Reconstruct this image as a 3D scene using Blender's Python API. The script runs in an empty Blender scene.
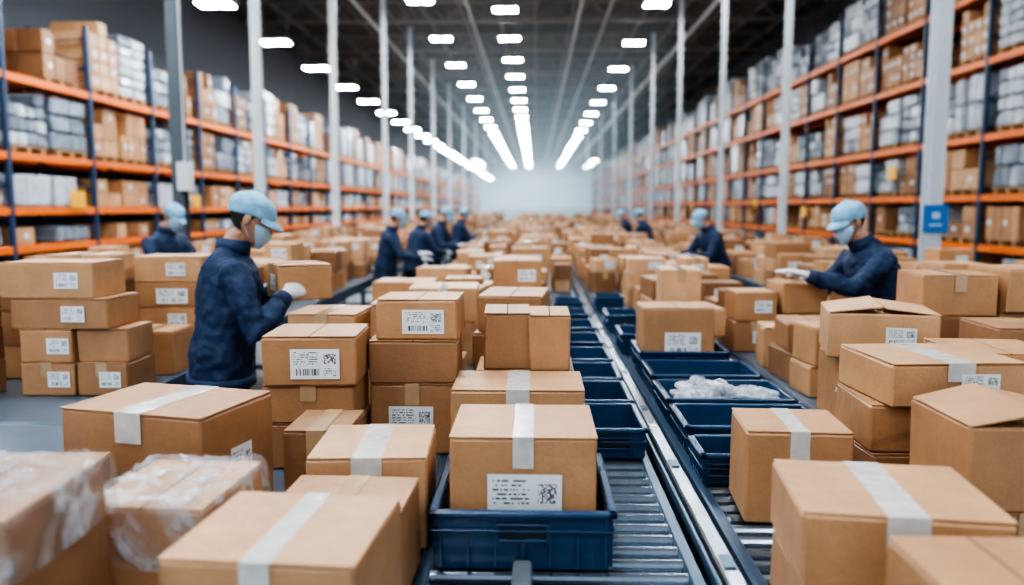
import bpy, math, random
from mathutils import Vector, Matrix, noise
random.seed(11)
scene = bpy.context.scene
COL = scene.collection

# ------------------------------------------------------------------ materials
def newmat(name):
    m = bpy.data.materials.new(name); m.use_nodes = True
    nt = m.node_tree
    return m, nt, nt.nodes["Principled BSDF"]

def MN(nt, op, a, b=None, clamp=False):
    n = nt.nodes.new("ShaderNodeMath"); n.operation = op; n.use_clamp = clamp
    for i, x in enumerate((a, b)):
        if x is None: continue
        if isinstance(x, (int, float)): n.inputs[i].default_value = x
        else: nt.links.new(x, n.inputs[i])
    return n.outputs[0]

def simple(name, col, rough=.5, metal=0., nscale=8., namt=.15, bump=0., alpha=1., emis=None, estr=0., bdist=.01):
    m, nt, b = newmat(name)
    tc = nt.nodes.new("ShaderNodeTexCoord")
    nz = nt.nodes.new("ShaderNodeTexNoise"); nz.inputs["Scale"].default_value = nscale; nz.inputs["Detail"].default_value = 4
    nt.links.new(tc.outputs["Object"], nz.inputs["Vector"])
    mix = nt.nodes.new("ShaderNodeMix"); mix.data_type = 'RGBA'
    mix.inputs["A"].default_value = tuple(c * (1 - namt) for c in col) + (1,)
    mix.inputs["B"].default_value = tuple(min(1, c * (1 + namt)) for c in col) + (1,)
    nt.links.new(nz.outputs["Fac"], mix.inputs["Factor"])
    nt.links.new(mix.outputs["Result"], b.inputs["Base Color"])
    b.inputs["Roughness"].default_value = rough; b.inputs["Metallic"].default_value = metal
    b.inputs["Alpha"].default_value = alpha
    if bump:
        bp = nt.nodes.new("ShaderNodeBump"); bp.inputs["Strength"].default_value = bump; bp.inputs["Distance"].default_value = bdist
        nt.links.new(nz.outputs["Fac"], bp.inputs["Height"]); nt.links.new(bp.outputs["Normal"], b.inputs["Normal"])
    if emis:
        b.inputs["Emission Color"].default_value = emis + (1,); b.inputs["Emission Strength"].default_value = estr
    return m

def mk_cardboard():
    m, nt, b = newmat("corrugated_cardboard")
    at = nt.nodes.new("ShaderNodeAttribute"); at.attribute_name = "tint"
    ramp = nt.nodes.new("ShaderNodeValToRGB")
    cr = ramp.color_ramp; e = cr.elements
    e[0].color = (.21, .095, .040, 1); e[1].color = (.62, .375, .205, 1)
    q = e.new(.33); q.color = (.35, .178, .084, 1)
    q = e.new(.62); q.color = (.50, .265, .125, 1)
    nt.links.new(at.outputs["Fac"], ramp.inputs["Fac"])
    tc = nt.nodes.new("ShaderNodeTexCoord")
    nz = nt.nodes.new("ShaderNodeTexNoise"); nz.inputs["Scale"].default_value = 5; nz.inputs["Detail"].default_value = 7
    nz.inputs["Roughness"].default_value = .65
    nt.links.new(tc.outputs["Object"], nz.inputs["Vector"])
    k = MN(nt, 'MULTIPLY_ADD', nz.outputs["Fac"], .75); k.node.inputs[2].default_value = .62
    fib = nt.nodes.new("ShaderNodeTexNoise"); fib.inputs["Scale"].default_value = 150; fib.inputs["Detail"].default_value = 2
    nt.links.new(tc.outputs["Object"], fib.inputs["Vector"])
    k2 = MN(nt, 'MULTIPLY_ADD', fib.outputs["Fac"], .28); k2.node.inputs[2].default_value = .86
    kk = MN(nt, 'MULTIPLY', k, k2)
    vm = nt.nodes.new("ShaderNodeVectorMath"); vm.operation = 'SCALE'
    nt.links.new(ramp.outputs["Color"], vm.inputs[0]); nt.links.new(kk, vm.inputs["Scale"])
    nt.links.new(vm.outputs[0], b.inputs["Base Color"])
    b.inputs["Roughness"].default_value = .5
    b.inputs["Specular IOR Level"].default_value = .5
    bp = nt.nodes.new("ShaderNodeBump"); bp.inputs["Strength"].default_value = .7; bp.inputs["Distance"].default_value = .012
    nt.links.new(nz.outputs["Fac"], bp.inputs["Height"]); nt.links.new(bp.outputs["Normal"], b.inputs["Normal"])
    return m

def mk_label():
    m, nt, b = newmat("printed_shipping_label")
    uv = nt.nodes.new("ShaderNodeUVMap"); uv.uv_map = "UVMap"
    sp = nt.nodes.new("ShaderNodeSeparateXYZ"); nt.links.new(uv.outputs[0], sp.inputs[0])
    u, v = sp.outputs[0], sp.outputs[1]
    at = nt.nodes.new("ShaderNodeAttribute"); at.attribute_name = "tint"
    seed = MN(nt, 'MULTIPLY', at.outputs["Fac"], 97.)
    def wn(a, c):
        cb = nt.nodes.new("ShaderNodeCombineXYZ")
        nt.links.new(a, cb.inputs[0])
        if isinstance(c, (int, float)): cb.inputs[1].default_value = c
        else: nt.links.new(c, cb.inputs[1])
        nt.links.new(seed, cb.inputs[2])
        w = nt.nodes.new("ShaderNodeTexWhiteNoise"); w.noise_dimensions = '3D'
        nt.links.new(cb.outputs[0], w.inputs["Vector"]); return w.outputs["Value"]
    def rng(x, a, c): return MN(nt, 'MULTIPLY', MN(nt, 'GREATER_THAN', x, a), MN(nt, 'LESS_THAN', x, c))
    row = MN(nt, 'FLOOR', MN(nt, 'MULTIPLY', v, 13.)); fr = MN(nt, 'FRACT', MN(nt, 'MULTIPLY', v, 13.))
    t = MN(nt, 'MULTIPLY', rng(fr, .3, .75), MN(nt, 'GREATER_THAN', wn(MN(nt, 'FLOOR', MN(nt, 'MULTIPLY', u, 46.)), row), .42))
    text = MN(nt, 'MULTIPLY', t, MN(nt, 'MULTIPLY', rng(u, .07, .56), rng(v, .46, .93)))
    q = MN(nt, 'GREATER_THAN', wn(MN(nt, 'FLOOR', MN(nt, 'MULTIPLY', u, 48.)), MN(nt, 'FLOOR', MN(nt, 'MULTIPLY', v, 36.))), .45)
    qr = MN(nt, 'MULTIPLY', q, MN(nt, 'MULTIPLY', rng(u, .68, .93), rng(v, .5, .84)))
    bc = MN(nt, 'GREATER_THAN', wn(MN(nt, 'FLOOR', MN(nt, 'MULTIPLY', u, 70.)), 3.), .5)
    bar = MN(nt, 'MULTIPLY', bc, MN(nt, 'MULTIPLY', rng(u, .1, .60), rng(v, .12, .34)))
    t2 = MN(nt, 'MULTIPLY', t, MN(nt, 'MULTIPLY', rng(u, .68, .93), rng(v, .1, .4)))
    ink = MN(nt, 'MAXIMUM', MN(nt, 'MAXIMUM', text, qr), MN(nt, 'MAXIMUM', bar, t2))
    mix = nt.nodes.new("ShaderNodeMix"); mix.data_type = 'RGBA'
    mix.inputs["A"].default_value = (.8, .82, .84, 1); mix.inputs["B"].default_value = (.04, .045, .06, 1)
    nt.links.new(MN(nt, 'MULTIPLY', ink, .9), mix.inputs["Factor"]); nt.links.new(mix.outputs["Result"], b.inputs["Base Color"])
    b.inputs["Roughness"].default_value = .4
    return m

def mk_film(name, lo, hi, scale):
    """crinkled clear polythene: streaky mix of transparent and glossy white"""
    m, nt, b = newmat(name)
    tc = nt.nodes.new("ShaderNodeTexCoord")
    nz = nt.nodes.new("ShaderNodeTexNoise"); nz.inputs["Scale"].default_value = scale; nz.inputs["Detail"].default_value = 5; nz.inputs["Distortion"].default_value = 1.6
    nt.links.new(tc.outputs["Object"], nz.inputs["Vector"])
    mr = nt.nodes.new("ShaderNodeMapRange"); mr.inputs["From Min"].default_value = .42; mr.inputs["From Max"].default_value = .66
    mr.inputs["To Min"].default_value = lo; mr.inputs["To Max"].default_value = hi
    nt.links.new(nz.outputs["Fac"], mr.inputs["Value"]); nt.links.new(mr.outputs[0], b.inputs["Alpha"])
    b.inputs["Base Color"].default_value = (.74, .81, .88, 1); b.inputs["Roughness"].default_value = .08
    b.inputs["Coat Weight"].default_value = .6; b.inputs["Coat Roughness"].default_value = .05
    bp = nt.nodes.new("ShaderNodeBump"); bp.inputs["Strength"].default_value = 1.; bp.inputs["Distance"].default_value = .04
    nt.links.new(nz.outputs["Fac"], bp.inputs["Height"]); nt.links.new(bp.outputs["Normal"], b.inputs["Normal"])
    return m

CARD = mk_cardboard(); LABEL = mk_label()
TAPE = simple("packing_tape", (.50, .33, .19), .14, nscale=30, namt=.15, bump=.15)
WTAPE = simple("clear_packing_tape", (.78, .75, .71), .08, nscale=24, namt=.3, bump=.4, alpha=.66)
DARKGAP = simple("flap_gap", (.08, .045, .02), .9)
WRAP = simple("stretch_wrapped_goods", (.50, .55, .60), .2, nscale=3, namt=.45, bump=.8, bdist=.04)
WRAPD = simple("grey_wrapped_goods", (.21, .25, .30), .25, nscale=3, namt=.5, bump=.8, bdist=.04)
WOOD = simple("pallet_wood", (.42, .26, .13), .8, nscale=12, namt=.3)
ORANGE = simple("orange_beam_paint", (.80, .165, .012), .4, nscale=5, namt=.15)
BLUEP = simple("blue_upright_paint", (.018, .045, .10), .45, nscale=5)
TOTE = simple("blue_tote_plastic", (.020, .064, .138), .25, nscale=20, namt=.2, bump=.05)
STEEL = simple("brushed_conveyor_steel", (.40, .46, .52), .26, .75, nscale=14, namt=.25)
FRAME = simple("conveyor_frame_paint", (.055, .105, .17), .3, .35, nscale=10, namt=.25)
ROLL = simple("roller_steel", (.26, .32, .39), .22, .85, nscale=20, namt=.25)
DARK = simple("dark_underframe", (.010, .014, .02), .6)
BELT = simple("grey_conveyor_belt", (.10, .135, .175), .33, nscale=6, namt=.25)
COLW = simple("white_column_paint", (.58, .63, .67), .4, nscale=4, namt=.1)
COLD = simple("grey_column_paint", (.08, .10, .12), .45, nscale=4, namt=.1)
CEIL = simple("ceiling_deck_metal", (.11, .10, .09), .7, nscale=2, namt=.25)
TRUSS = simple("truss_steel", (.23, .22, .205), .5, .2)
PIPE = simple("galvanised_pipe", (.55, .57, .59), .4, .3)
LIGHT = simple("led_panel_glow", (.9, .95, 1), .5, emis=(.90, .955, 1.), estr=122.)
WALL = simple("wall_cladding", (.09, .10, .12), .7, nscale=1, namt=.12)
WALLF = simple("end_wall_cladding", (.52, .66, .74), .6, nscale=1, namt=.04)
FLOORM = simple("polished_concrete", (.22, .235, .25), .28, nscale=1.5, namt=.2)
SIGNB = simple("blue_sign_enamel", (.02, .17, .5), .35)
SIGNW = simple("sign_white", (.5, .65, .8), .4)
SIGNY = simple("yellow_sign", (.85, .42, .02), .4)
JACKET = simple("navy_jacket_fabric", (.010, .030, .084), .7, nscale=14, namt=.4, bump=.7, bdist=.02)
TROUS = simple("dark_trouser_fabric", (.012, .02, .045), .8, nscale=22, namt=.3)
SKIN = simple("skin", (.46, .25, .16), .5, nscale=20, namt=.08)
HAIR = simple("dark_hair", (.02, .014, .01), .6, nscale=60, namt=.4, bump=.5)
CAP = simple("pale_blue_cap", (.24, .48, .68), .75, nscale=24, namt=.42, bump=.7, bdist=.015)
MASK = simple("face_mask", (.36, .56, .72), .7, nscale=20, namt=.06)
GLOVE = simple("white_glove", (.74, .76, .79), .6, nscale=30, namt=.08, bump=.2)
EYEW = simple("eye_white", (.8, .8, .78), .2); EYED = simple("eye_iris", (.03, .018, .01), .15)
SHOE = simple("black_shoe", (.015, .015, .018), .4)
FILM = mk_film("clear_plastic_film", .08, .66, 8.)
BAG = mk_film("plastic_bag_film", .40, .9, 12.)
LIPS = simple("lips", (.35, .12, .09), .5)

# ------------------------------------------------------------------ mesh builder
_tv = []; _idx = {}
for sx in (-1, 1):
    for sy in (-1, 1):
        for sz in (-1, 1):
            for a in range(3):
                _idx[(sx, sy, sz, a)] = len(_tv); _tv.append(((sx, sy, sz), a))
def _mkfaces():
    F = []
    for a in range(3):
        o = [i for i in range(3) if i != a]
        for s in (-1, 1):
            q = []
            for (p, r) in ((-1, -1), (1, -1), (1, 1), (-1, 1)):
                c = [0, 0, 0]; c[a] = s; c[o[0]] = p; c[o[1]] = r; q.append(_idx[(c[0], c[1], c[2], a)])
            F.append(q)
    for a in range(3):
        for b in range(a + 1, 3):
            c = 3 - a - b
            for sa in (-1, 1):
                for sb in (-1, 1):
                    def k(sc, ax):
                        t = [0, 0, 0]; t[a] = sa; t[b] = sb; t[c] = sc; return _idx[(t[0], t[1], t[2], ax)]
                    F.append([k(-1, a), k(1, a), k(1, b), k(-1, b)])
    for sx in (-1, 1):
        for sy in (-1, 1):
            for sz in (-1, 1):
                F.append([_idx[(sx, sy, sz, a)] for a in range(3)])
    def co(i):
        s, a = _tv[i]; return Vector([s[j] * (1 if j == a else .8) for j in range(3)])
    out = []
    for f in F:
        P = [co(i) for i in f]
        n = (P[1] - P[0]).cross(P[2] - P[0]); c = sum(P, Vector()) / len(P)
        out.append(f if n.dot(c) > 0 else f[::-1])
    return out
_TF = _mkfaces()
_BF = [(0, 2, 3, 1), (4, 5, 7, 6), (0, 1, 5, 4), (2, 6, 7, 3), (0, 4, 6, 2), (1, 3, 7, 5)]

class MB:
    def __init__(s): s.v = []; s.f = []; s.m = []; s.t = []; s.uv = {}
    def box(s, c, size, rz=0., mat=0, tint=.5, bev=None, jit=0.):
        hx, hy, hz = size[0] / 2, size[1] / 2, size[2] / 2
        ca, sa = math.cos(rz), math.sin(rz); b0 = len(s.v)
        if bev:
            b = min(bev, hx * .5, hy * .5, hz * .5)
            js = {}
            for (sg, a) in _tv:
                if jit:
                    if sg not in js: js[sg] = (random.uniform(-jit, jit), random.uniform(-jit, jit), random.uniform(-jit, 0) if sg[2] > 0 else 0)
                    j = js[sg]
                else: j = (0, 0, 0)
                x = sg[0] * (hx if a == 0 else hx - b) + j[0]; y = sg[1] * (hy if a == 1 else hy - b) + j[1]; z = sg[2] * (hz if a == 2 else hz - b) + j[2]
                s.v.append((c[0] + x * ca - y * sa, c[1] + x * sa + y * ca, c[2] + z))
            for f in _TF: s.f.append([b0 + i for i in f]); s.m.append(mat); s.t.append(tint)
        else:
            for x in (-hx, hx):
                for y in (-hy, hy):
                    for z in (-hz, hz):
                        s.v.append((c[0] + x * ca - y * sa, c[1] + x * sa + y * ca, c[2] + z))
            for f in _BF: s.f.append([b0 + i for i in f[::-1]]); s.m.append(mat); s.t.append(tint)
    def quad(s, pts, mat=0, tint=.5, uv=False):
        b0 = len(s.v); s.v += [tuple(p) for p in pts]
        if uv: s.uv[len(s.f)] = [(0, 0), (1, 0), (1, 1), (0, 1)]
        s.f.append(list(range(b0, b0 + len(pts)))); s.m.append(mat); s.t.append(tint)
    def tube(s, path, radii, ref=Vector((1, 0, 0)), n=12, mat=0, cap=True):
        path = [Vector(p) for p in path]; b0 = len(s.v); L = len(path)
        for i, p in enumerate(path):
            t = (path[min(i + 1, L - 1)] - path[max(i - 1, 0)]).normalized()
            side = (ref - t * ref.dot(t))
            if side.length < 1e-3: side = Vector((0, 1, 0)) - t * t.y
            side.normalize(); up = t.cross(side)
            r = radii[i]; rx, ry = r if isinstance(r, tuple) else (r, r)
            for k in range(n):
                a = 2 * math.pi * k / n
                s.v.append(tuple(p + side * rx * math.cos(a) + up * ry * math.sin(a)))
        for i in range(L - 1):
            for k in range(n):
                s.f.append([b0 + i * n + k, b0 + i * n + (k + 1) % n, b0 + (i + 1) * n + (k + 1) % n, b0 + (i + 1) * n + k]); s.m.append(mat); s.t.append(.5)
        if cap:
            s.f.append([b0 + k for k in range(n)][::-1]); s.m.append(mat); s.t.append(.5)
            s.f.append([b0 + (L - 1) * n + k for k in range(n)]); s.m.append(mat); s.t.append(.5)
    def rings(s, rings, mat=0, close=True, cap=True):
        b0 = len(s.v); n = len(rings[0])
        for r in rings: s.v += [tuple(p) for p in r]
        for i in range(len(rings) - 1):
            for k in range(n if close else n - 1):
                s.f.append([b0 + i * n + k, b0 + i * n + (k + 1) % n, b0 + (i + 1) * n + (k + 1) % n, b0 + (i + 1) * n + k]); s.m.append(mat); s.t.append(.5)
        if cap:
            s.f.append([b0 + k for k in range(n)][::-1]); s.m.append(mat); s.t.append(.5)
            s.f.append([b0 + (len(rings) - 1) * n + k for k in range(n)]); s.m.append(mat); s.t.append(.5)
    def ball(s, c, r, mat=0, n=10, m=7):
        R = []
        for i in range(1, m):
            ph = math.pi * i / m
            R.append([(c[0] + r[0] * math.sin(ph) * math.cos(2 * math.pi * k / n), c[1] + r[1] * math.sin(ph) * math.sin(2 * math.pi * k / n), c[2] - r[2] * math.cos(ph)) for k in range(n)])
        s.rings(R, mat)
    def mesh(s, name, mats, smooth=False):
        me = bpy.data.meshes.new(name); me.from_pydata(s.v, [], s.f)
        for m in mats: me.materials.append(m)
        me.polygons.foreach_set("material_index", s.m)
        at = me.attributes.new("tint", 'FLOAT', 'FACE'); at.data.foreach_set("value", s.t)
        uvl = me.uv_layers.new(name="UVMap")
        for fi, uvs in s.uv.items():
            ls = me.polygons[fi].loop_start
            for k, q in enumerate(uvs): uvl.data[ls + k].uv = q
        if smooth: me.polygons.foreach_set("use_smooth", [True] * len(me.polygons))
        me.update(); return me
    def obj(s, name, mats, loc=(0, 0, 0), rz=0., smooth=False, parent=None):
        o = bpy.data.objects.new(name, s.mesh(name, mats, smooth)); o.location = loc; o.rotation_euler[2] = rz
        COL.objects.link(o)
        if parent: o.parent = parent
        return o

# ------------------------------------------------------------------ cartons
CM = [CARD, TAPE, LABEL, DARKGAP, WTAPE]
def carton(mb, c, size, rz=0., tint=None, label=0, tape=1, detail=True, wide=False, loose=False):
    """c = centre x,y and bottom z.  front is -Y."""
    w, d, h = size; tint = random.random() if tint is None else tint
    ca, sa = math.cos(rz), math.sin(rz)
    def P(x, y, z): return (c[0] + x * ca - y * sa, c[1] + x * sa + y * ca, c[2] + z)
    if not detail:
        mb.box((c[0], c[1], c[2] + h / 2), size, rz, 0, tint, .006, .003)
        zt = h + .0015
        tw = .026
        if tape:
            mb.quad([P(-tw, -d / 2, zt), P(tw, -d / 2, zt), P(tw, d / 2, zt), P(-tw, d / 2, zt)], 1 if tape == 1 else 4, tint)
            mb.quad([P(-tw, -d / 2 - .003, h - .07), P(tw, -d / 2 - .003, h - .07), P(tw, -d / 2 - .003, h), P(-tw, -d / 2 - .003, h)], 1 if tape == 1 else 4, tint)
        else:
            mb.quad([P(-.003, -d / 2, zt), P(.003, -d / 2, zt), P(.003, d / 2, zt), P(-.003, d / 2, zt)], 3, tint)
    else:
        fl = .004
        mb.box((c[0], c[1], c[2] + (h - fl) / 2), (w, d, h - fl), rz, 0, tint, .006, .0035)
        g = .0018
        if loose:
            for sgn in (-1, 1):
                lift = random.uniform(.018, .042)
                a, b = P(sgn * w / 2, -d / 2 + .003, h - .002), P(sgn * w / 2, d / 2 - .003, h - .002)
                e, f = P(sgn * .006, d / 2 - .003, h + lift), P(sgn * .006, -d / 2 + .003, h + lift * .8)
                dn = lambda p: (p[0], p[1], p[2] - .004)
                for q in ([a, b, e, f], [dn(f), dn(e), dn(b), dn(a)], [a, f, dn(f), dn(a)], [f, e, dn(e), dn(f)], [e, b, dn(b), dn(e)]): mb.quad(q, 0, min(1, tint + .08))
        else:
            for sgn in (-1, 1):
                cx = sgn * (w / 4 + g / 2)
                mb.box(P(cx, 0, h - fl / 2)[:2] + (c[2] + h - fl / 2 + .0005,), (w / 2 - g - .002, d - .003, fl), rz, 0, min(1, tint + .06), .0015)
            mb.box(P(0, 0, h - fl)[:2] + (c[2] + h - fl + .0012,), (g * 2.6, d - .004, .003), rz, 3, tint)
        tw = (.042 if wide else .028); tm = 1 if tape == 1 else 4
        if tape and not loose:
            mb.box(P(0, 0, h)[:2] + (c[2] + h + .0012,), (tw * 2, d + .004, .0012), rz, tm, tint)
            dl = min(.085, h * .42)
            for sgn in (-1, 1):
                mb.box(P(0, sgn * (d / 2 + .0038), 0)[:2] + (c[2] + h - dl / 2 + .001,), (tw * 2, .0016, dl), rz, tm, tint)
    e = .006
    if label == 1:
        lw = min(.20, w * .52); lh = min(.13, h * .6); lx = random.uniform(-.02, .12) * w; lz = h * .45
    elif label == 2:
        lw = min(.12, w * .42); lh = min(.08, h * .52); lx = w * random.uniform(.12, .24); lz = h * .5
    elif label == 3:
        lw = w * .50; lh = h * .50; lx = w * .01; lz = h * .44
    if label in (1, 2, 3):
        y = -d / 2 - e
        mb.quad([P(lx - lw / 2, y, lz - lh / 2), P(lx + lw / 2, y, lz - lh / 2), P(lx + lw / 2, y, lz + lh / 2), P(lx - lw / 2, y, lz + lh / 2)], 2, tint, True)
    if label == 4:
        lw = w * .4; ld = d * .5; z = h + .006
        mb.quad([P(-lw / 2, -ld / 2, z), P(lw / 2, -ld / 2, z), P(lw / 2, ld / 2, z), P(-lw / 2, ld / 2, z)], 2, tint, True)
    if label == 5:
        x = w / 2 + e
        mb.quad([P(x, -.05, h * .3), P(x, .05, h * .3), P(x, .05, h * .7), P(x, -.05, h * .7)], 2, tint, True)

def near_box(X, D, z, w, d, h, rot=0., tint=None, label=0, tape=1, wide=False, loose=False):
    mb = MB(); carton(mb, (0, 0, 0), (w, d, h), 0, tint, label, tape, True, wide, loose)
    return mb.obj("cardboard_box", CM, (X, D + d / 2, z), math.radians(rot))

Z0 = .80
# centre
near_box(-.03, 2.08, Z0 + .018, .40, .36, .32, 0, .62, 3, 2)
near_box(-.06, 2.80, Z0, .48, .34, .30, 0, .72, 0, 2, True)
near_box(-.04, 3.2, Z0, .40, .3, .29, 0, .5, 0, 1)
near_box(-.115, 3.2, Z0 + .292, .19, .3, .232, 2, .33, 0, 0)
near_box(.06, 3.17, Z0 + .292, .165, .3, .228, 0, .55, 0, 0)
near_box(-.47, 3.0, Z0, .33, .3, .275, 0, .42, 1, 1)
near_box(-.47, 3.0, Z0 + .277, .34, .3, .165, 1.5, .28, 0, 0)
near_box(-.45, 3.02, Z0 + .444, .31, .28, .155, -1, .6, 1, 0)
near_box(-.81, 2.8, Z0, .32, .3, .17, 0, .28, 0, 1)
near_box(-.82, 2.8, Z0 + .172, .33, .3, .14, 2, .45, 0, 1)
near_box(-.81, 2.78, Z0 + .314, .335, .31, .18, 3, .52, 1, 0)
near_box(-1.07, 2.1, Z0, .46, .34, .39, -14, .40, 5, 2, True)
near_box(-.68, 2.40, Z0, .2, .26, .26, 0, .25, 0, 1)
near_box(-.47, 2.12, Z0, .33, .34, .265, 3, .8, 0, 2, True)
near_box(-.47, 1.79, Z0, .32, .27, .235, -2, .42, 0, 1)
near_box(-.49, 1.36, Z0, .37, .35, .315, -4, .68, 2, 2)
near_box(-.82, 1.60, Z0, .27, .32, .32, -3, .62, 0, 0, True)
near_box(-1.02, 1.22, Z0, .30, .34, .44, 3, .3, 0, 0, True)
near_box(-1.24, 1.75, Z0, .26, .28, .30, 8, .45, 0, 1)
# behind the labelled box: small stacks at the start of the belt
near_box(-.94, 3.48, Z0, .32, .34, .25, 0, .4, 0, 1); near_box(-.94, 3.48, Z0 + .254, .31, .33, .225, -2, .7, 1, 1)
near_box(-.56, 3.48, Z0, .36, .34, .30, 0, .3, 0, 1); near_box(-.56, 3.48, Z0 + .304, .35, .33, .22, 3, .5, 2, 0)
# left stacks
near_box(-2.46, 3.9, Z0, .27, .3, .17, 0, .5, 2, 1); near_box(-2.18, 3.9, Z0, .26, .3, .17, 0, .35, 2, 1)
near_box(-2.46, 3.9, Z0 + .17, .27, .3, .17, 0, .6, 2, 0); near_box(-2.18, 3.92, Z0 + .17, .26, .28, .17, 1, .45, 0, 0)
near_box(-2.38, 3.9, Z0 + .34, .50, .32, .155, -1, .4, 2, 0); near_box(-2.44, 3.9, Z0 + .495, .48, .32, .18, 1, .66, 2, 0)
for k in range(3): near_box(-2.95, 3.7, Z0 + .17 * k, .4, .32, .17, k, None, 2, 1)
near_box(-2.20, 4.40, Z0, .3, .3, .25, 2, .5, 0, 1)
for k in range(4): near_box(-2.32, 4.95, Z0 + .16 * k, .42, .34, .16, k * 1.5 - 2, (.3, .6, .45, .8)[k], 2 if k % 2 else 1, 0)
for k in range(4): near_box(-2.8, 4.80, Z0 + .165 * k, .40, .34, .165, k - 2, None, 2 if k % 2 == 0 else 0, 1)
for k in range(3): near_box(-2.76, 4.28, Z0 + .19 * k, .42, .34, .19, k - 2, None, 2, 1)
# right
near_box(.80, 2.34, Z0, .31, .28, .285, -4, .55, 1, 2)
near_box(.79, 1.6, Z0, .41, .34, .15, -4, .5, 2, 1)
near_box(.79, 1.6, Z0 + .152, .42, .36, .165, -7, .64, 2, 2, True)
near_box(.82, 1.2, Z0, .30, .28, .33, 0, .45, 2, 0)
near_box(1.24, 1.98, Z0, .34, .32, .18, 3, .4, 0, 1); near_box(1.27, 1.98, Z0 + .182, .36, .32, .225, 0, .5, 0, 0, False, True)
near_box(1.24, 2.44, Z0, .40, .34, .19, 2, .3, 0, 1); near_box(1.24, 2.44, Z0 + .192, .38, .34, .15, -3, .45, 2, 0)
near_box(1.28, 2.42, Z0 + .344, .42, .36, .135, 4, .7, 2, 2, True)
near_box(1.36, 2.93, Z0, .28, .3, .22, 0, .5, 2, 1); near_box(1.36, 2.93, Z0 + .222, .27, .3, .17, -4, .35, 2, 1)
near_box(1.74, 2.9, Z0, .36, .36, .24, 2, .5, 0, 1); near_box(1.74, 2.9, Z0 + .242, .36, .34, .18, -5, .6, 0, 0)
near_box(1.68, 2.35, Z0, .34, .36, .26, 2, .5, 0, 1); near_box(1.68, 2.35, Z0 + .262, .34, .34, .11, 2, .35, 0, 0)
near_box(1.53, 3.4, Z0, .38, .36, .3, 0, .5, 2, 1); near_box(1.53, 3.4, Z0 + .302, .44, .38, .20, -14, .82, 2, 1, True, True)
for (x, y, n, w, h) in ((2.12, 4.0, 3, .36, .205), (2.52, 4.0, 3, .40, .215), (2.96, 3.9, 2, .4, .25), (2.16, 3.4, 2, .38, .22), (2.6, 3.3, 2, .44, .2), (2.25, 2.85, 1, .4, .26)):
    for k in range(n): near_box(x, y, Z0 + h * k, w, .34, h, random.uniform(-5, 5), None, random.choice((0, 2)), random.choice((0, 1)))
near_box(.81, 4.47, Z0 + .017, .40, .30, .37, 0, .5, 1, 0)

# ------------------------------------------------------------------ plastic film & bags
def film(name, X, Y, zt, w, d, drop, rz):
    n = 60; mb = MB(); R = []
    for i in range(n + 1):
        r = []
        for j in range(n + 1):
            u = (i / n - .5) * 2 * 1.35; v = (j / n - .5) * 2 * 1.35
            cx, cy = max(-1, min(1, u)), max(-1, min(1, v)); ov = max(abs(u) - 1, abs(v) - 1, 0) / .35
            nn = noise.noise(Vector((u * 3 + v * 2, v * 5, X * 9))) + .6 * noise.noise(Vector((u * 12, v * 8 + u * 5, 3)))
            k = .004 + .017 * abs(nn)
            x = cx * (w / 2 + .007) + (math.copysign(k * .6, u) if abs(u) >= 1 else 0); y = cy * (d / 2 + .007) + (math.copysign(k * .6, v) if abs(v) >= 1 else 0)
            r.append((x, y, .004 + k * (1 - ov * .6) - ov * drop))
        R.append(r)
    mb.rings(R, 0, False, False)
    return mb.obj(name, [FILM], (X, Y, zt), math.radians(rz), True)
film("plastic_film_wrap", -.82, 1.76, Z0 + .32, .27, .32, .14, -3)
film("plastic_film_wrap", -1.02, 1.39, Z0 + .44, .30, .34, .12, 3)

def bag(X, Y, Z, r, sd):
    mb = MB(); R = []; n = 40; m = 24
    for i in range(m + 1):
        ph = math.pi * (i + .01) / (m + .02); row = []
        for k in range(n):
            a = 2 * math.pi * k / n
            p = Vector((math.sin(ph) * math.cos(a), math.sin(ph) * math.sin(a), -math.cos(ph)))
            q = 1 + .34 * noise.noise(p * 2.2 + Vector((sd, 0, 0))) - .38 * abs(noise.noise(p * 4.5 + Vector((0, sd, 0)))) - .15 * abs(noise.noise(p * 11 + Vector((0, sd, 0))))
            row.append((p.x * r[0] * q, p.y * r[1] * q, max(p.z * r[2] * q, -r[2] * .8)))
        R.append(row)
    mb.rings(R, 0)
    mb.obj("plastic_bag", [BAG], (X, Y, Z), sd, True)

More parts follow.
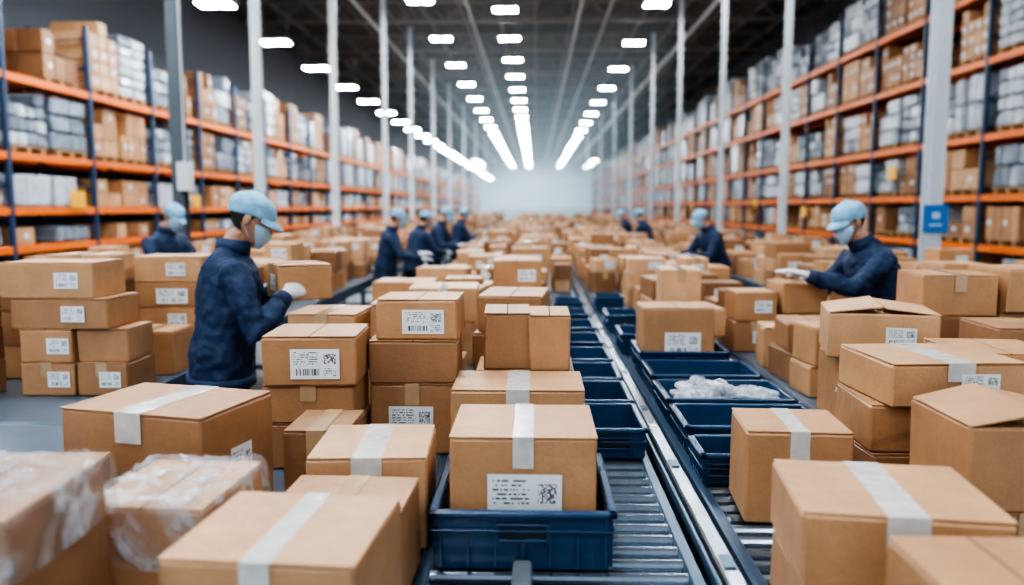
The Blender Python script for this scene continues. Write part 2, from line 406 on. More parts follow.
# ------------------------------------------------------------------ totes
def tote(X, D, w, d, h=.17, rz=0.):
    mb = MB(); t = .008; bw, bd = w * .93, d * .93
    mb.box((0, 0, .008), (bw, bd, .014), 0, 0, .5, .003)
    def wall(p0, p1, q0, q1):
        n = (Vector(p1) - Vector(p0)).cross(Vector(q0) - Vector(p0)).normalized() * t
        a = [Vector(p0), Vector(p1), Vector(q1), Vector(q0)]; b = [x - n for x in a]
        mb.quad(a); mb.quad(b[::-1])
    B = [(-bw / 2, -bd / 2, 0), (bw / 2, -bd / 2, 0), (bw / 2, bd / 2, 0), (-bw / 2, bd / 2, 0)]
    T = [(-w / 2 + .01, -d / 2 + .01, h), (w / 2 - .01, -d / 2 + .01, h), (w / 2 - .01, d / 2 - .01, h), (-w / 2 + .01, d / 2 - .01, h)]
    for i in range(4): wall(B[i], B[(i + 1) % 4], T[i], T[(i + 1) % 4])
    for s in (-1, 1):
        mb.box((0, s * (d / 2 - .006), h), (w + .012, .024, .016), 0, 0, .5, .005)
        mb.box((s * (w / 2 - .006), 0, h), (.024, d + .012, .016), 0, 0, .5, .005)
        mb.box((0, s * (d / 2 - .007), h - .045), (w, .016, .007), 0, 0, .5, .002)
        mb.box((s * (w / 2 - .007), 0, h - .045), (.016, d, .007), 0, 0, .5, .002)
        nr = 7
        for k in range(nr):
            f = (k / (nr - 1) - .5) * .9
            mb.box((f * w, s * (d / 2 - .012), h * .5), (.007, .016, h * .9), 0, 0, .5)
            mb.box((s * (w / 2 - .012), f * d, h * .5), (.016, .007, h * .9), 0, 0, .5)
        mb.box((0, s * (d / 2 - .002), h - .028), (.13, .012, .006), 0, 0, .5, .002)
        mb.box((0, s * (d / 2 - .0035), h - .07), (.13, .012, .006), 0, 0, .5, .002)
        for q in (-1, 1): mb.box((q * .065, s * (d / 2 - .003), h - .05), (.006, .012, .045), 0, 0, .5)
        mb.box((0, s * (d / 2 - .006), h - .05), (.115, .006, .03), 0, 1, .5)
    return mb.obj("blue_storage_tote", [TOTE, DARK], (X, D + d / 2, Z0 + .001), rz)
tote(-.03, 2.0, .48, .52, .155)
for yy in (2.95, 3.40, 3.86, 4.34, 4.9, 5.5, 6.2, 7.0): tote(.30, yy, .25, .40, .11)
tote(.66, 2.68, .17, .24, .10)
tote(.86, 3.0, .56, .36, .11); tote(.86, 3.44, .56, .40, .11); tote(.86, 3.94, .54, .40, .11); tote(.84, 4.42, .50, .42, .14)
tote(.68, 5.1, .24, .40, .13); tote(.68, 6.0, .26, .42, .13); tote(.68, 7.2, .26, .42, .13)
bag(.78, 3.66, Z0 + .085, (.15, .15, .08), 1.3); bag(1.0, 3.64, Z0 + .075, (.11, .14, .055), 4.1)

# ------------------------------------------------------------------ conveyors / tables
def legs(mb, x0, x1, y0, y1, step=1.6):
    y = y0 + .1
    while y < y1:
        for x in (x0 + .04, x1 - .04): mb.box((x, y, .35), (.05, .05, .70), 0, 0, .5, .004)
        mb.box(((x0 + x1) / 2, y, .3), (x1 - x0 - .1, .04, .04), 0, 0)
        y += step
def roller_lane(x0, x1, y0, y1, spacing=.082, yroll=9.):
    mb = MB(); w = x1 - x0
    for x in (x0 + .018, x1 - .018):
        mb.box((x, (y0 + y1) / 2, Z0 - .063), (.036, y1 - y0, .12), 0, 0, .5, .004)
    y = y0 + .05
    while y < min(y1, yroll):
        mb.tube([(x0 + .036, y, Z0 - .028), (x1 - .036, y, Z0 - .028)], [.0225, .0225], Vector((0, 1, 0)), 14, 1); y += spacing
    if y < y1: mb.box(((x0 + x1) / 2, (y + y1) / 2, Z0 - .03), (w - .08, y1 - y, .05), 0, 3)
    mb.box(((x0 + x1) / 2, (y0 + y1) / 2, Z0 - .12), (w - .08, y1 - y0, .01), 0, 2)
    legs(mb, x0, x1, y0, y1)
    return mb.obj("roller_conveyor", [FRAME, ROLL, DARK, BELT])
def belt_table(x0, x1, y0, y1, name="belt_conveyor"):
    mb = MB()
    mb.box(((x0 + x1) / 2, (y0 + y1) / 2, Z0 - .023), (x1 - x0 - .06, y1 - y0, .04), 0, 1, .5, .004)
    for x in (x0 + .015, x1 - .015): mb.box((x, (y0 + y1) / 2, Z0 - .058), (.03, y1 - y0, .11), 0, 0, .5, .004)
    for y in (y0, y1): mb.tube([(x0 + .03, y, Z0 - .034), (x1 - .03, y, Z0 - .034)], [.03, .03], Vector((0, 1, 0)), 12, 1)
    legs(mb, x0, x1, y0, y1)
    return mb.obj(name, [FRAME, BELT])
YF = 66.
roller_lane(-.31, .44, .9, YF)
roller_lane(.56, 1.28, .9, YF)
mb = MB(); mb.box((.5, (.9 + YF) / 2, Z0 - .01), (.05, YF - .9, .09), 0, 0, .5, .006)
mb.box((.457, (.9 + YF) / 2, Z0 + .015), (.012, YF - .9, .03), 0, 1, .5, .002); mb.box((.543, (.9 + YF) / 2, Z0 + .015), (.012, YF - .9, .03), 0, 1, .5, .002)
y = 1.2
while y < 20: mb.box((.5, y, Z0 + .037), (.03, .08, .006), 0, 1, .5, .001); mb.box((.5, y, .37), (.04, .04, .74), 0, 1); y += .8
mb.obj("conveyor_guide_rail", [STEEL, FRAME])
belt_table(-3.3, -.33, .9, 3.36, "packing_table")
belt_table(-1.12, -.33, 3.42, YF); belt_table(-3.3, -2.02, 3.42, 5.36); belt_table(-3.3, -2.2, 5.4, YF)
belt_table(-5.0, -4.2, 3.4, YF)
belt_table(1.30, 1.93, .9, YF); belt_table(1.95, 3.6, 2.5, 4.4, "packing_table"); belt_table(2.75, 4.6, 4.5, YF)
mb = MB(); mb.box((-.03, 1.74, Z0 + .03), (.05, .48, .03), 0, 0, .5, .006); mb.box((-.03, 1.55, Z0 + .06), (.09, .05, .05), 0, 1, .5, .006)
mb.box((.10, 1.72, Z0 + .010), (.60, .03, .022), 0, 0, .5, .004)
mb.obj("conveyor_stop_bracket", [STEEL, FRAME])

# ------------------------------------------------------------------ field of boxes
def field(name, x0, x1, y0, y1, hmax=.62, excl=()):
    mb = MB(); y = y0
    while y < y1:
        far = y > 24
        dd = random.uniform(.30, .48); x = x0 + random.uniform(0, .06)
        while x < x1 - .2:
            w = random.uniform(.22, .48)
            if x + w > x1: w = x1 - x
            cx = x + w / 2; skip = random.random() < .05
            for (ex, ey, er) in excl:
                if abs(cx - ex) < er + w / 2 and abs(y + dd / 2 - ey) < er + dd / 2: skip = True
            if not skip:
                z = Z0; top = Z0 + random.uniform(.22, hmax) * (1 if random.random() < .85 else .6)
                while z < top - .08:
                    h = random.uniform(.12, .28)
                    if z + h > Z0 + hmax + .05: break
                    carton(mb, (cx + random.uniform(-.01, .01), y + dd / 2, z), (w - random.uniform(.02, .06), dd - random.uniform(.02, .05), h), math.radians(random.uniform(-7, 7)), random.random() ** .8,
                           0 if random.random() < (.35 if y < 16 else .5) else random.choice((1, 2, 2)), random.choice((0, 0, 0, 1, 2)), y < 7)
                    z += h + .001 + (.004 if y < 7 else 0)
            x += w + random.uniform(.005, .04)
        y += dd + random.uniform(.0, .06 if not far else .5)
    return mb.obj(name, CM)
field("stacked_cardboard_boxes", -1.1, -.34, 3.9, 60, .56, [(-1.16, 4.2, .28)])
field("stacked_cardboard_boxes", -.31, .15, 3.62, 60, .54)
field("stacked_cardboard_boxes", .15, .43, 9., 60, .42)
field("stacked_cardboard_boxes", .86, 1.28, 5.0, 60, .5)
field("stacked_cardboard_boxes", .57, .86, 8.4, 60, .45)
field("stacked_cardboard_boxes", 1.31, 1.93, 3.95, 5.0, .42)
field("stacked_cardboard_boxes", 1.31, 1.93, 5.62, 60, .50)
field("stacked_cardboard_boxes", -3.28, -2.24, 5.45, 60, .58)
field("stacked_cardboard_boxes", -5.0, -4.2, 4.2, 60, .5)
field("stacked_cardboard_boxes", 2.77, 4.58, 4.7, 60, .5)
near_box(1.76, 5.24, Z0, .3, .32, .25, 0, .5, 0, 1); near_box(1.76, 5.24, Z0 + .255, .3, .32, .2, 4, .6, 0, 0)
near_box(1.45, 5.24, Z0, .28, .32, .2, 0, .4, 2, 1); near_box(1.45, 5.24, Z0 + .205, .27, .3, .19, 3, .55, 2, 0)

# ------------------------------------------------------------------ racks
def rack(sign, X, levels, y0, y1, name, pwrap):
    par = bpy.data.objects.new(name, None); COL.objects.link(par)
    st = MB(); gd = MB(); bay = 2.65; depth = 1.15; top = levels[-1] + 1.3
    y = y0
    while y < y1:
        far = y > 34
        for dx in (0, depth):
            st.box((X + sign * dx, y, top / 2), (.08, .10, top), 0, 1, .5, .006 if not far else None)
        z = .3
        while z < top - .6 and not far:
            st.tube([(X + sign * .02, y, z), (X + sign * (depth - .02), y, z + .55)], [.018, .018], Vector((0, 1, 0)), 6, 1)
            st.tube([(X + sign * .02, y, z + .6), (X + sign * (depth - .02), y, z + .55)], [.018, .018], Vector((0, 1, 0)), 6, 1); z += .6
        for L in levels:
            for dx in (0, depth): st.box((X + sign * dx, y + bay / 2, L - .07), (.06, bay - .1, .14), 0, 0, .5, .006 if not far else None)
            if not far:
                for q in range(6): st.box((X + sign * depth / 2, y + .3 + q * .41, L - .02), (depth, .05, .025), 0, 0)
        for li, L in enumerate([.0] + list(levels)):
            nxt = (list(levels) + [levels[-1] + 1.7])[li]; room = nxt - L - (.22 if li < len(levels) else .1)
            if room < .3: continue
            for s in range(2):
                if random.random() < .05: continue
                cy = y + .72 + s * 1.22 + random.uniform(-.04, .04); cx = X + sign * (depth * .5 + random.uniform(-.06, .06)); pw = 1.10; pd = 1.0
                z = L + .003
                if room > .75:
                    for q in (-.42, 0, .42): gd.box((cx, cy + q, z + .05), (pd, .09, .09), 0, 3)
                    gd.box((cx, cy, z + .11), (pd, pw, .025), 0, 3); z += .125
                H = max(.25, min(room - .14, random.uniform(.8, 1.5))); kind = random.random()
                if kind < (pwrap if li >= 2 else pwrap * .6):
                    mt = 1 if random.random() < .66 else 2
                    if far: gd.box((cx, cy, z + H / 2), (pd, pw, H), 0, mt)
                    else:
                        ny, nz = random.choice((2, 3, 4)), max(1, int(H / random.uniform(.2, .4))); hh = H / nz
                        for a in range(ny):
                            for b in range(nz):
                                if b == nz - 1 and random.random() < .2: continue
                                m2 = mt if random.random() < .75 else (3 - mt)
                                for c in range(2):
                                    gd.box((cx + (c - .5) * pd / 2, cy + (a - (ny - 1) / 2) * pw / ny, z + hh * (b + .5)), (pd / 2 - .01, pw / ny - random.uniform(.005, .03), hh - random.uniform(.004, .02)), random.uniform(-.04, .04), m2, .5, .035, .02)
                else:
                    ny = random.choice((2, 3, 4)); nz = max(1, int(H / random.uniform(.2, .4))); hh = H / nz
                    tb = random.random() * .6
                    for a in range(ny):
                        for b in range(nz):
                            if b == nz - 1 and random.random() < .3: continue
                            if far:
                                gd.box((cx, cy + (a - (ny - 1) / 2) * pw / ny, z + hh * (b + .5)), (pd, pw / ny - .02, hh - .015), 0, 0, tb + random.random() * .4)
                            else:
                                for c in range(2):
                                    gd.box((cx + (c - .5) * pd / 2, cy + (a - (ny - 1) / 2) * pw / ny, z + hh * (b + .5)), (pd / 2 - .01, pw / ny - random.uniform(.01, .04), hh - .01), random.uniform(-.03, .03), 0, tb + random.random() * .4, .008, .006)
                                if random.random() < .5:
                                    fx = cx - sign * (pd / 2 + .012); fy = cy + (a - (ny - 1) / 2) * pw / ny; fz = z + hh * (b + .5)
                                    gd.quad([(fx, fy - .07, fz - .05), (fx, fy + .07, fz - .05), (fx, fy + .07, fz + .05), (fx, fy - .07, fz + .05)], 4, random.random(), True)
        y += bay
    st.obj("frame", [ORANGE, BLUEP], parent=par); gd.obj("stored_goods", [CARD, WRAP, WRAPD, WOOD, LABEL], parent=par)
    return par
rack(-1, -9.0, [1.08, 1.75, 2.7, 4.05], 8.25, 128, "pallet_rack", .5)
rack(1, 9.0, [1.0, 2.0, 3.2, 4.7, 6.1], 8.6, 128, "pallet_rack", .62)
def plate(name, mat, c, w, h, nx=0, face='y'):
    mb = MB(); mb.box((0, 0, 0), (w, .02, h) if face == 'y' else (.02, w, h), 0, 0, .5, .004)
    if nx: mb.box((0, -.0115, h * .12), (w * .3, .004, h * .22), 0, 1, .5); mb.box((0, -.0115, -h * .22), (w * .5, .004, h * .06), 0, 1, .5)
    return mb.obj(name, [mat, SIGNW], c)
for (x, y, z) in ((-8.94, 15.5, 1.9), (-8.94, 21, 1.9), (-8.94, 26, 1.9), (-8.94, 40, 1.8), (8.94, 20.5, 2.6), (8.94, 27, 1.6), (8.94, 33, 1.9), (8.94, 46, 1.8), (8.94, 12., 1.15)):
    plate("rack_location_sign", SIGNY, (x, y, z), .5, .34, 0, 'x')

# ------------------------------------------------------------------ columns
def column(X, Y, mat, w=.2, box=False):
    mb = MB(); H = 9.3
    for s in (-1, 1): mb.box((0, s * w / 2, H / 2), (w, .022, H), 0, 0, .5, .004)
    mb.box((0, 0, H / 2), (.02, w, H), 0, 0); mb.box((0, 0, .015), (w * 2, w * 2, .03), 0, 0, .5, .004)
    for q in (-1, 1): mb.box((q * w * .3, 0, .1), (.015, w, .2), 0, 0)
    mb.box((0, 0, H - .1), (w * 1.6, w * 1.6, .04), 0, 0)
    if box: mb.box((w * .7, -w * .5, 2.2), (.2, .16, .42), 0, 1, .5, .01); mb.tube([(w * .7, -w * .5, 2.4), (w * .7, -w * .5, 7)], [.015, .015], n=8, mat=1)
    return mb.obj("steel_column", [mat, COLW], (X, Y, 0))
column(-5.3, 11.9, COLD, .17, box=True)
for y in (15.4, 21.3, 28.5, 34.5, 42, 50, 60, 72, 86): column(-5.3, y, COLW, .16)
for y in (10.6, 16.9, 22.6, 29.3, 36, 44, 53, 64, 80): column(5.15, y, COLW, .19 if y < 12 else .13)
plate("blue_wall_sign", SIGNB, (5.15, 10.48, 1.6), .32, .36, 1)

# ------------------------------------------------------------------ shell
XW = 11.5; Y0, Y1 = -5., 140.; ZC = 9.8
def shell(name, c, s, mat):
    mb = MB(); mb.box((0, 0, 0), s, 0, 0); return mb.obj(name, [mat], c)
shell("floor", (0, (Y0 + Y1) / 2, -.1), (2 * XW + .4, Y1 - Y0, .2), FLOORM)
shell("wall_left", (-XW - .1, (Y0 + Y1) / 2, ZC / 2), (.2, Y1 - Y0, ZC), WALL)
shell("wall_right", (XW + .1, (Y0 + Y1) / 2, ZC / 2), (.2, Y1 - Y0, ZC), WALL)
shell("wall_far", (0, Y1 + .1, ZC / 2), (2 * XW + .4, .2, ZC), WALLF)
mb = MB(); x = -XW; mb.box((0, (Y0 + Y1) / 2, ZC + .12), (2 * XW + .4, Y1 - Y0, .1), 0, 0)
while x < XW: mb.box((x, (Y0 + Y1) / 2, ZC + .04), (.16, Y1 - Y0, .07), 0, 0); x += .36
mb.obj("ceiling", [CEIL])
y = 2.
while y < Y1:
    mb = MB(); far = y > 60
    for z in (8.95, 9.7): mb.box((0, 0, z), (2 * XW, .14, .12), 0, 0)
    if not far:
        x = -XW; up = True
        while x < XW - .1:
            a, b = ((x, 0, 8.98), (x + .8, 0, 9.67)) if up else ((x, 0, 9.67), (x + .8, 0, 8.98))
            mb.tube([a, b], [.035, .035], Vector((0, 1, 0)), 5); x += .8; up = not up
    mb.obj("roof_truss", [TRUSS], (0, y, 0)); y += 6.
mb = MB()
x = -10.5
while x < 11: mb.box((x, (Y0 + Y1) / 2, 9.72), (.09, Y1 - Y0, .16), 0, 0); x += 1.5
mb.obj("roof_purlins", [TRUSS])
for (x, z, r) in ((-6.2, 8.7, .07), (-2.4, 8.75, .05), (1.6, 8.8, .06), (6.0, 8.5, .09), (2.6, 8.7, .035)):
    mb = MB(); mb.tube([(x, Y0, z), (x, Y1, z)], [r, r], Vector((1, 0, 0)), 10)
    yy = 2.
    while yy < Y1: mb.box((x, yy, (z + 8.95) / 2), (.02, .02, max(.05, 8.95 - z)), 0, 0); yy += 6
    mb.obj("ceiling_pipe", [PIPE], smooth=True)

# added emissive volume imitates the hazy far-end glow along the central aisle
hz = bpy.data.materials.new("emissive_haze_glow"); hz.use_nodes = True; nt = hz.node_tree
for n in list(nt.nodes):
    if n.type != 'OUTPUT_MATERIAL': nt.nodes.remove(n)
out = [n for n in nt.nodes if n.type == 'OUTPUT_MATERIAL'][0]
DEN = .0055
va = nt.nodes.new("ShaderNodeVolumeAbsorption"); va.inputs["Color"].default_value = (0, 0, 0, 1); va.inputs["Density"].default_value = DEN
ve = nt.nodes.new("ShaderNodeEmission"); ve.inputs["Color"].default_value = (.62, .85, 1, 1); ve.inputs["Strength"].default_value = DEN * .85
ad = nt.nodes.new("ShaderNodeAddShader"); nt.links.new(va.outputs[0], ad.inputs[0]); nt.links.new(ve.outputs[0], ad.inputs[1]); nt.links.new(ad.outputs[0], out.inputs["Volume"])
mb = MB(); mb.box((0, 0, 0), (9.6, 114., 6.6), 0, 0); mb.obj("haze_glow_volume", [hz], (-.05, 82.5, 4.95))

# ------------------------------------------------------------------ lights
def lamp_mesh(w, d):
    mb = MB(); mb.box((0, 0, .03), (w, d, .08), 0, 0, .5, .01)
    for s in (-1, 1): mb.box((s * w * .26, 0, -.02), (w * .38, d * .86, .03), 0, 1)
    for s in (-1, 1): mb.tube([(s * w * .4, 0, .06), (s * w * .4, 0, 1.2)], [.008, .008], Vector((1, 0, 0)), 6, 0)
    return mb.mesh("ceiling_light", [TRUSS, LIGHT])
LM = lamp_mesh(.86, .56)
def lamp(x, y, z):
    o = bpy.data.objects.new("ceiling_light", LM); o.location = (x, y, z); COL.objects.link(o)
for (x, st, step) in ((4.05, 27.7, 6.3), (-1.05, 33, 4.7), (-3.8, 27, 6.0)):
    y = st
    while y > -4: y -= step
    y += step
    while y < Y1 - 2: lamp(x, y, 8.5); y += step
y = 19. - 4.3 * 5
while y < Y1 - 4: lamp(-7.45, y, 6.45); y += 4.3
for y in range(116, 138, 6):  # extra fixtures added to brighten the far end and its wall
    for x in (-8.5, 8.5): lamp(x, y, 8.4)

# ------------------------------------------------------------------ people
def evaluated_remesh(mb, voxel, smooth_it, name):
    o = mb.obj(name, [])
    r = o.modifiers.new("r", 'REMESH'); r.mode = 'VOXEL'; r.voxel_size = voxel; r.use_smooth_shade = True
    s = o.modifiers.new("s", 'SMOOTH'); s.iterations = smooth_it; s.factor = .5
    dg = bpy.context.evaluated_depsgraph_get(); dg.update()
    me = bpy.data.meshes.new_from_object(o.evaluated_get(dg)); bpy.data.objects.remove(o)
    me.polygons.foreach_set("use_smooth", [True] * len(me.polygons)); return me

def hand_mesh(curl, mirror):
    mb = MB(); sx = -1 if mirror else 1
    mb.tube([(0, -.045, 0), (0, .0, 0), (sx * .002, .03, 0), (0, .07, 0), (0, .095, 0)], [(.031, .026), (.028, .021), (.038, .018), (.043, .016), (.038, .012)], n=14)
    for (x, y, L, r) in ((-.033, .085, .058, .0085), (-.011, .09, .072, .0095), (.011, .092, .080, .0098), (.033, .087, .072, .0095)):
        p = Vector((sx * x, y - .015, 0)); a = curl * .25; pts = [p.copy()]; rr = [r * 1.05]
        p = p + Vector((0, .015, 0)); pts.append(p.copy()); rr.append(r * 1.05)
        for seg, k in ((.45, 1.), (.32, 1.9), (.23, 2.6)):
            aa = a + curl * k * .45
            p = p + Vector((sx * x * .12, math.cos(aa), -math.sin(aa))) * L * seg; pts.append(p.copy()); rr.append(r * (1 - .09 * k))
        mb.tube(pts, rr, n=9)
    p = Vector((sx * .026, .018, -.004)); pts = [p.copy()]; rr = [.014]
    for (dx, dy, dz, L) in ((.72, .68, -.15, .034), (.5, .8, -.35 * (1 + curl), .030), (.2, .9, -.45 * (1 + curl), .026)):
        p = p + Vector((sx * dx, dy, dz)).normalized() * L; pts.append(p.copy()); rr.append(rr[-1] * .87)
    mb.tube(pts, rr, n=9)
    me = evaluated_remesh(mb, .0042, 3, "hand"); me.materials.append(GLOVE); return me
HM = {(c, m): hand_mesh(c, m) for c in (.35, .9) for m in (False, True)}

def head_mesh():
    mb = MB(); N = 28
    RG = [(0.0, .022, .088, .040), (.012, .036, .094, .020), (.03, .048, .097, -.008), (.055, .059, .097, -.045), (.09, .067, .098, -.078), (.12, .072, .096, -.092), (.15, .075, .099, -.098), (.18, .073, .092, -.096), (.205, .064, .074, -.084), (.225, .045, .047, -.062), (.236, .02, .015, -.035)]
    def ring(z, rx, yf, yb, off=0., a0=0., a1=2 * math.pi, n=N, closed=True):
        cy, hy = (yf + yb) / 2, (yf - yb) / 2; out = []
        for k in range(n):
            a = a0 + (a1 - a0) * k / (n if closed else n - 1)
            out.append((math.sin(a) * (rx + off), cy + math.cos(a) * (hy + off), z))
        return out
    mb.rings([ring(*r)[::-1] for r in RG], 0)
    mb.tube([(0, -.015, -.07), (0, -.012, .0), (0, -.005, .06)], [(.054, .056), (.052, .054), (.05, .05)], n=16, mat=0)
    mb.tube([(0, .092, .128), (0, .104, .105), (0, .118, .083), (0, .108, .073), (0, .094, .07)], [.007, .009, .013, .013, .006], n=8, mat=0)
    for s in (-1, 1): mb.ball((s * .012, .102, .078), (.008, .008, .007), 0)
    mb.ball((0, .095, .052), (.023, .008, .004), 6); mb.ball((0, .096, .045), (.02, .008, .005), 6)
    for s in (-1, 1):
        mb.ball((s * .031, .086, .121), (.0125, .011, .0105), 4); mb.ball((s * .031, .0945, .121), (.0055, .004, .0055), 5)
        mb.ball((s * .031, .0905, .131), (.016, .009, .0045), 0); mb.ball((s * .031, .095, .142), (.018, .006, .0035), 1)
        mb.ball((s * .077, -.004, .108), (.009, .02, .031), 0); mb.ball((s * .083, -.002, .108), (.005, .012, .02), 0)
    def lerp(z):
        for i in range(len(RG) - 1):
            if RG[i][0] <= z <= RG[i + 1][0]:
                t = (z - RG[i][0]) / (RG[i + 1][0] - RG[i][0]); return tuple(RG[i][j] * (1 - t) + RG[i + 1][j] * t for j in (1, 2, 3))
        return RG[-1][1:]
    HR = []
    for z in (.055, .07, .09, .11, .13, .15, .17, .19):
        sp = math.radians(62 if z < .1 else 100 if z < .14 else 125)
        HR.append(ring(z, *lerp(z), off=.006, a0=math.pi - sp, a1=math.pi + sp, n=18, closed=False)[::-1])
    mb.rings(HR, 1, False, False)
    MR = []
    for z, o in ((-.004, .004), (.01, .009), (.03, .013), (.055, .016), (.078, .017), (.095, .012), (.104, .006)):
        zz = max(z, .002); r = lerp(zz); MR.append([(p[0], p[1] + (.012 * math.exp(-(p[0] / .02) ** 2) if .05 < z < .09 else 0), z) for p in ring(z, *r, off=o, a0=-math.radians(72), a1=math.radians(72), n=19, closed=False)][::-1])
    mb.rings(MR, 3, False, False)
    for s in (-1, 1):
        mb.tube([(s * .062, .035, .09), (s * .075, .01, .125), (s * .082, -.018, .13)], [.0018] * 3, n=6, mat=3)
        mb.tube([(s * .058, .035, .03), (s * .074, .005, .07), (s * .082, -.02, .085)], [.0018] * 3, n=6, mat=3)
    # baseball-style cap: crown, button, sweatband, curved brim
    CR = []; n = 48
    for z, o in ((.130, .006), (.134, .011), (.150, .013), (.170, .017), (.190, .020), (.208, .021), (.224, .019), (.238, .010), (.247, -.006), (.249, -.03)):
        r = lerp(min(z, .236)); q = ring(z, *r, off=o, n=n)
        g = 0 if z < .14 else 1
        CR.append([(p[0] * (1 + g * .012 * math.sin(k * .785 + z * 12)), p[1] * (1 + g * .010 * math.cos(k * .785)), p[2] - .020 * max(0, -p[1] / .1) * (1 if z < .17 else .4)) for k, p in enumerate(q)][::-1])
    mb.rings(CR, 2)
    mb.ball((0, -.012, .252), (.008, .008, .005), 2)
    B0, B1, C0, BM = [], [], [], []
    for k in range(17):
        a = math.radians(-62 + 124 * k / 16); r = lerp(.145); cy, hy = (r[1] + r[2]) / 2, (r[1] - r[2]) / 2
        x = math.sin(a) * (r[0] + .010); y = cy + math.cos(a) * (hy + .010); cc = math.cos(a * 1.42); e = .060 * cc ** .6 if cc > 0 else 0
        B0.append((x, y, .148)); BM.append((x * 1.02, y + e * .5, .146 - .014 * abs(math.sin(a)) - e * .12)); B1.append((x * 1.02, y + e, .140 - .022 * abs(math.sin(a)) - e * .30)); C0.append((x, y, .141))
    B2 = [(p[0], p[1], p[2] - .005) for p in B1]
    mb.rings([C0, B2, B1, BM, B0], 2, False, False)
    return mb.mesh("head", [SKIN, HAIR, CAP, MASK, EYEW, EYED, LIPS], True)
HEAD = head_mesh()

def ik(S, W, l1, l2, hint):
    v = W - S; d = min(v.length, (l1 + l2) * .985); dr = v.normalized(); W = S + dr * d
    a = (l1 * l1 - l2 * l2 + d * d) / (2 * d); h = math.sqrt(max(l1 * l1 - a * a, 1e-6))
    p = (hint - dr * hint.dot(dr)).normalized(); return S + dr * a + p * h, W

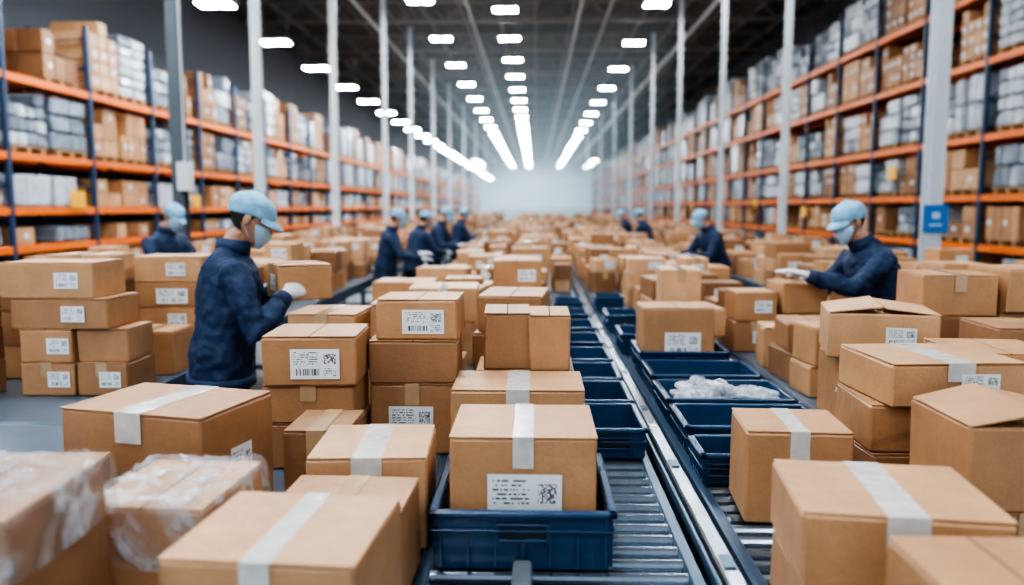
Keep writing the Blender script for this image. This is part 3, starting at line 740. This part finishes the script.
tex = bpy.data.textures.new("cloth_folds", 'CLOUDS'); tex.noise_scale = .085; tex.noise_depth = 2
def person(X, Y, face_deg, lean, hp, hy, handL, handR, scale=1., curl=.35, palm='down', fine=False):
    """face_deg: compass of facing direction in the XY plane (0=+X, 90=+Y)."""
    par = bpy.data.objects.new("warehouse_worker", None); COL.objects.link(par)
    par.location = (X, Y, 0); par.rotation_euler[2] = math.radians(face_deg - 90); par.scale = (scale,) * 3
    PZ = .95; hb = -math.sin(lean) * .12
    def T(x, y, z):
        k = min(1, max(0, (z + .05) / .2)); c_, s_ = math.cos(lean * k), math.sin(lean * k)
        return Vector((x, hb + y * c_ + z * s_, PZ + z * c_ - y * s_))
    mb = MB()
    tor = [(-.13, .180, .138, 0), (-.06, .200, .150, 0), (.0, .198, .148, 0), (.10, .192, .142, .005), (.20, .198, .146, .006), (.30, .208, .150, .003), (.39, .212, .146, -.006), (.45, .20, .128, -.012), (.495, .145, .102, -.016), (.53, .088, .082, -.012), (.57, .060, .064, -.004), (.63, .052, .055, .008)]
    mb.tube([T(0, y, z) for z, rx, ry, y in tor], [(rx, ry) for z, rx, ry, y in tor], n=26)
    wr = []
    for sd, tgt in ((-1, handL), (1, handR)):
        S = T(sd * .195, -.01, .43); W = Vector(tgt)
        E, W = ik(S, W, .295, .27, Vector((sd * .55, -.35, -.8)))
        A = T(sd * .12, -.005, .44)
        mb.tube([A, S, S.lerp(E, .3), S.lerp(E, .7), E, E.lerp(W, .3), E.lerp(W, .7), W], [(.068, .068), .080, .072, .064, .060, .057, .048, .038], n=14)
        wr.append((sd, E, W))
    for sd in (-1, 1):
        H = Vector((sd * .092, hb, .90)); K = Vector((sd * .105, hb * .5 + .025, .50)); An = Vector((sd * .11, -.02, .09))
        mb.tube([H + Vector((0, 0, .04)), H, H.lerp(K, .35), H.lerp(K, .8), K, K.lerp(An, .3), K.lerp(An, .75), An], [.09, (.098, .104), .092, .07, .066, (.064, .068), .054, .05], n=16)
    me = evaluated_remesh(mb, .010 if fine else .017, 4, "body")
    for m in (JACKET, TROUS, SKIN): me.materials.append(m)
    nk = T(0, 0, .56); ax = (T(0, 0, .6) - T(0, 0, .5)).normalized()
    for p in me.polygons:
        c = p.center; rel = c - nk
        if rel.dot(ax) > 0 and abs(c.x) < .12: p.material_index = 2
        elif c.z < PZ - .10 and all((c - w[2]).length > .14 and (c - w[1]).length > .12 for w in wr): p.material_index = 1
        else: p.material_index = 0
    body = bpy.data.objects.new("body", me); COL.objects.link(body); body.parent = par
    dm = body.modifiers.new("folds", 'DISPLACE'); dm.texture = tex; dm.strength = .04; dm.mid_level = .5; dm.texture_coords = 'LOCAL'
    tr = MB()
    def loop(rx, ry, z, dz, ctr_y=0.):
        R = []
        for (dr, zz) in ((0, z), (.012, z), (.012, z + dz), (0, z + dz), (-.006, z + dz), (-.006, z)):
            R.append([T((rx + dr) * math.cos(2 * math.pi * k / 28), ctr_y + (ry + dr) * math.sin(2 * math.pi * k / 28), zz) for k in range(28)])
        tr.rings(R, 0, True, False)
    loop(.068, .070, .515, .075, -.006)
    loop(.196, .150, -.115, .045)
    for sd, E, W in wr:
        d = (W - E).normalized(); tr.tube([W - d * .055, W - d * .03, W + d * .004], [.049, .047, .042], n=14, mat=0)
    tr.tube([T(0, .156, -.1), T(0, .154, .1), T(0, .158, .3), T(0, .122, .45)], [.004] * 4, n=6, mat=1)
    tr.obj("jacket_trim", [JACKET, TROUS], parent=par, smooth=True)
    sh = MB()
    for sd in (-1, 1):
        x = sd * .112
        sh.tube([(x, -.10, .05), (x, -.085, .05), (x, -.02, .06), (x, .05, .05), (x + sd * .01, .12, .04), (x + sd * .01, .165, .032), (x + sd * .01, .175, .03)], [(.02, .03), (.04, .048), (.045, .058), (.045, .048), (.052, .038), (.038, .028), (.015, .012)], Vector((1, 0, 0)), 16)
    sh.obj("shoes", [SHOE], parent=par, smooth=True)
    hb_ = T(0, .012, .60)
    ho = bpy.data.objects.new("head", HEAD); COL.objects.link(ho); ho.parent = par
    ho.matrix_local = Matrix.Translation(hb_) @ Matrix.Rotation(math.radians(hy), 4, 'Z') @ Matrix.Rotation(-math.radians(hp), 4, 'X') @ Matrix.Translation((0, 0.012, -.01)) @ Matrix.Scale(1.04, 4)
    sm = ho.modifiers.new("sub", 'SUBSURF'); sm.levels = 1; sm.render_levels = 1
    for sd, E, W in wr:
        d = (W - E).normalized()
        if palm == 'in': zax = Vector((sd, 0, .25)); yax = Vector((-sd * .1, .95, .1))
        else: zax = Vector((0, 0, 1)); yax = (d + Vector((0, .4, 0))).normalized()
        yax = (yax * .6 + d * .5).normalized(); zax = (zax - yax * zax.dot(yax)).normalized(); xax = yax.cross(zax)
        M = Matrix((xax, yax, zax)).transposed().to_4x4(); M.translation = W + d * .02
        h = bpy.data.objects.new("hand_left" if sd < 0 else "hand_right", HM[(curl, sd > 0)]); COL.objects.link(h); h.parent = par; h.matrix_local = M @ Matrix.Scale(1.08, 4)
    return par
def held_box(par, c, size, rz=0):
    mb = MB(); carton(mb, (0, 0, 0), size, 0, .62, 2, 1, True)
    o = mb.obj("held_cardboard_box", CM, c, math.radians(rz)); o.parent = par

p1 = person(-1.57, 3.95, 30, .15, 24, -14, (-.165, .27, 1.27), (.165, .26, 1.26), 1.035, .9, 'in', fine=True)
held_box(p1, (0, .37, 1.235), (.28, .26, .175))
person(2.36, 5.45, 187, .42, 20, 8, (-.18, .60, 1.26), (.12, .50, 1.22), 1.04, .35, 'down', fine=True)
person(-3.78, 8.0, -25, .22, 26, 0, (-.15, .45, 1.1), (.15, .45, 1.1), 1.02)
person(-1.98, 10.6, 10, .2, 24, 0, (-.15, .45, 1.15), (.15, .45, 1.1), .98)
person(-1.80, 12.0, 40, .25, 26, 0, (-.15, .45, 1.1), (.15, .45, 1.1), .97)
person(-1.72, 13.8, -10, .3, 24, 0, (-.15, .42, 1.1), (.15, .42, 1.1), 1.0)
person(-1.60, 16.4, 30, .2, 20, 0, (-.15, .42, 1.1), (.15, .42, 1.1), .98)
person(2.26, 16.2, 150, .3, 26, 0, (-.15, .45, 1.1), (.15, .45, 1.1), .98)
person(2.52, 11.2, 200, .4, 26, 0, (-.15, .5, 1.1), (.15, .5, 1.1), 1.0)
person(2.35, 20.2, 170, .3, 20, 0, (-.15, .5, 1.1), (.15, .5, 1.1), .96)

# ------------------------------------------------------------------ world, camera
w = bpy.data.worlds.new("World"); scene.world = w; w.use_nodes = True
bg = w.node_tree.nodes["Background"]; bg.inputs[0].default_value = (.76, .88, 1, 1); bg.inputs[1].default_value = .72
cd = bpy.data.cameras.new("Camera"); cam = bpy.data.objects.new("Camera", cd); COL.objects.link(cam)
cd.lens = 28.1; cd.sensor_width = 36; cd.clip_end = 400; cd.clip_start = .05
cam.location = (0, 0, 1.75)
cam.rotation_euler = (math.radians(90 - 6.1), 0, math.radians(1.65))
cd.dof.use_dof = True; cd.dof.focus_distance = 2.8; cd.dof.aperture_fstop = 1.25
scene.camera = cam
scene.view_settings.view_transform = 'AgX'
try: scene.view_settings.look = 'AgX - High Contrast'
except Exception: pass
scene.view_settings.exposure = .48
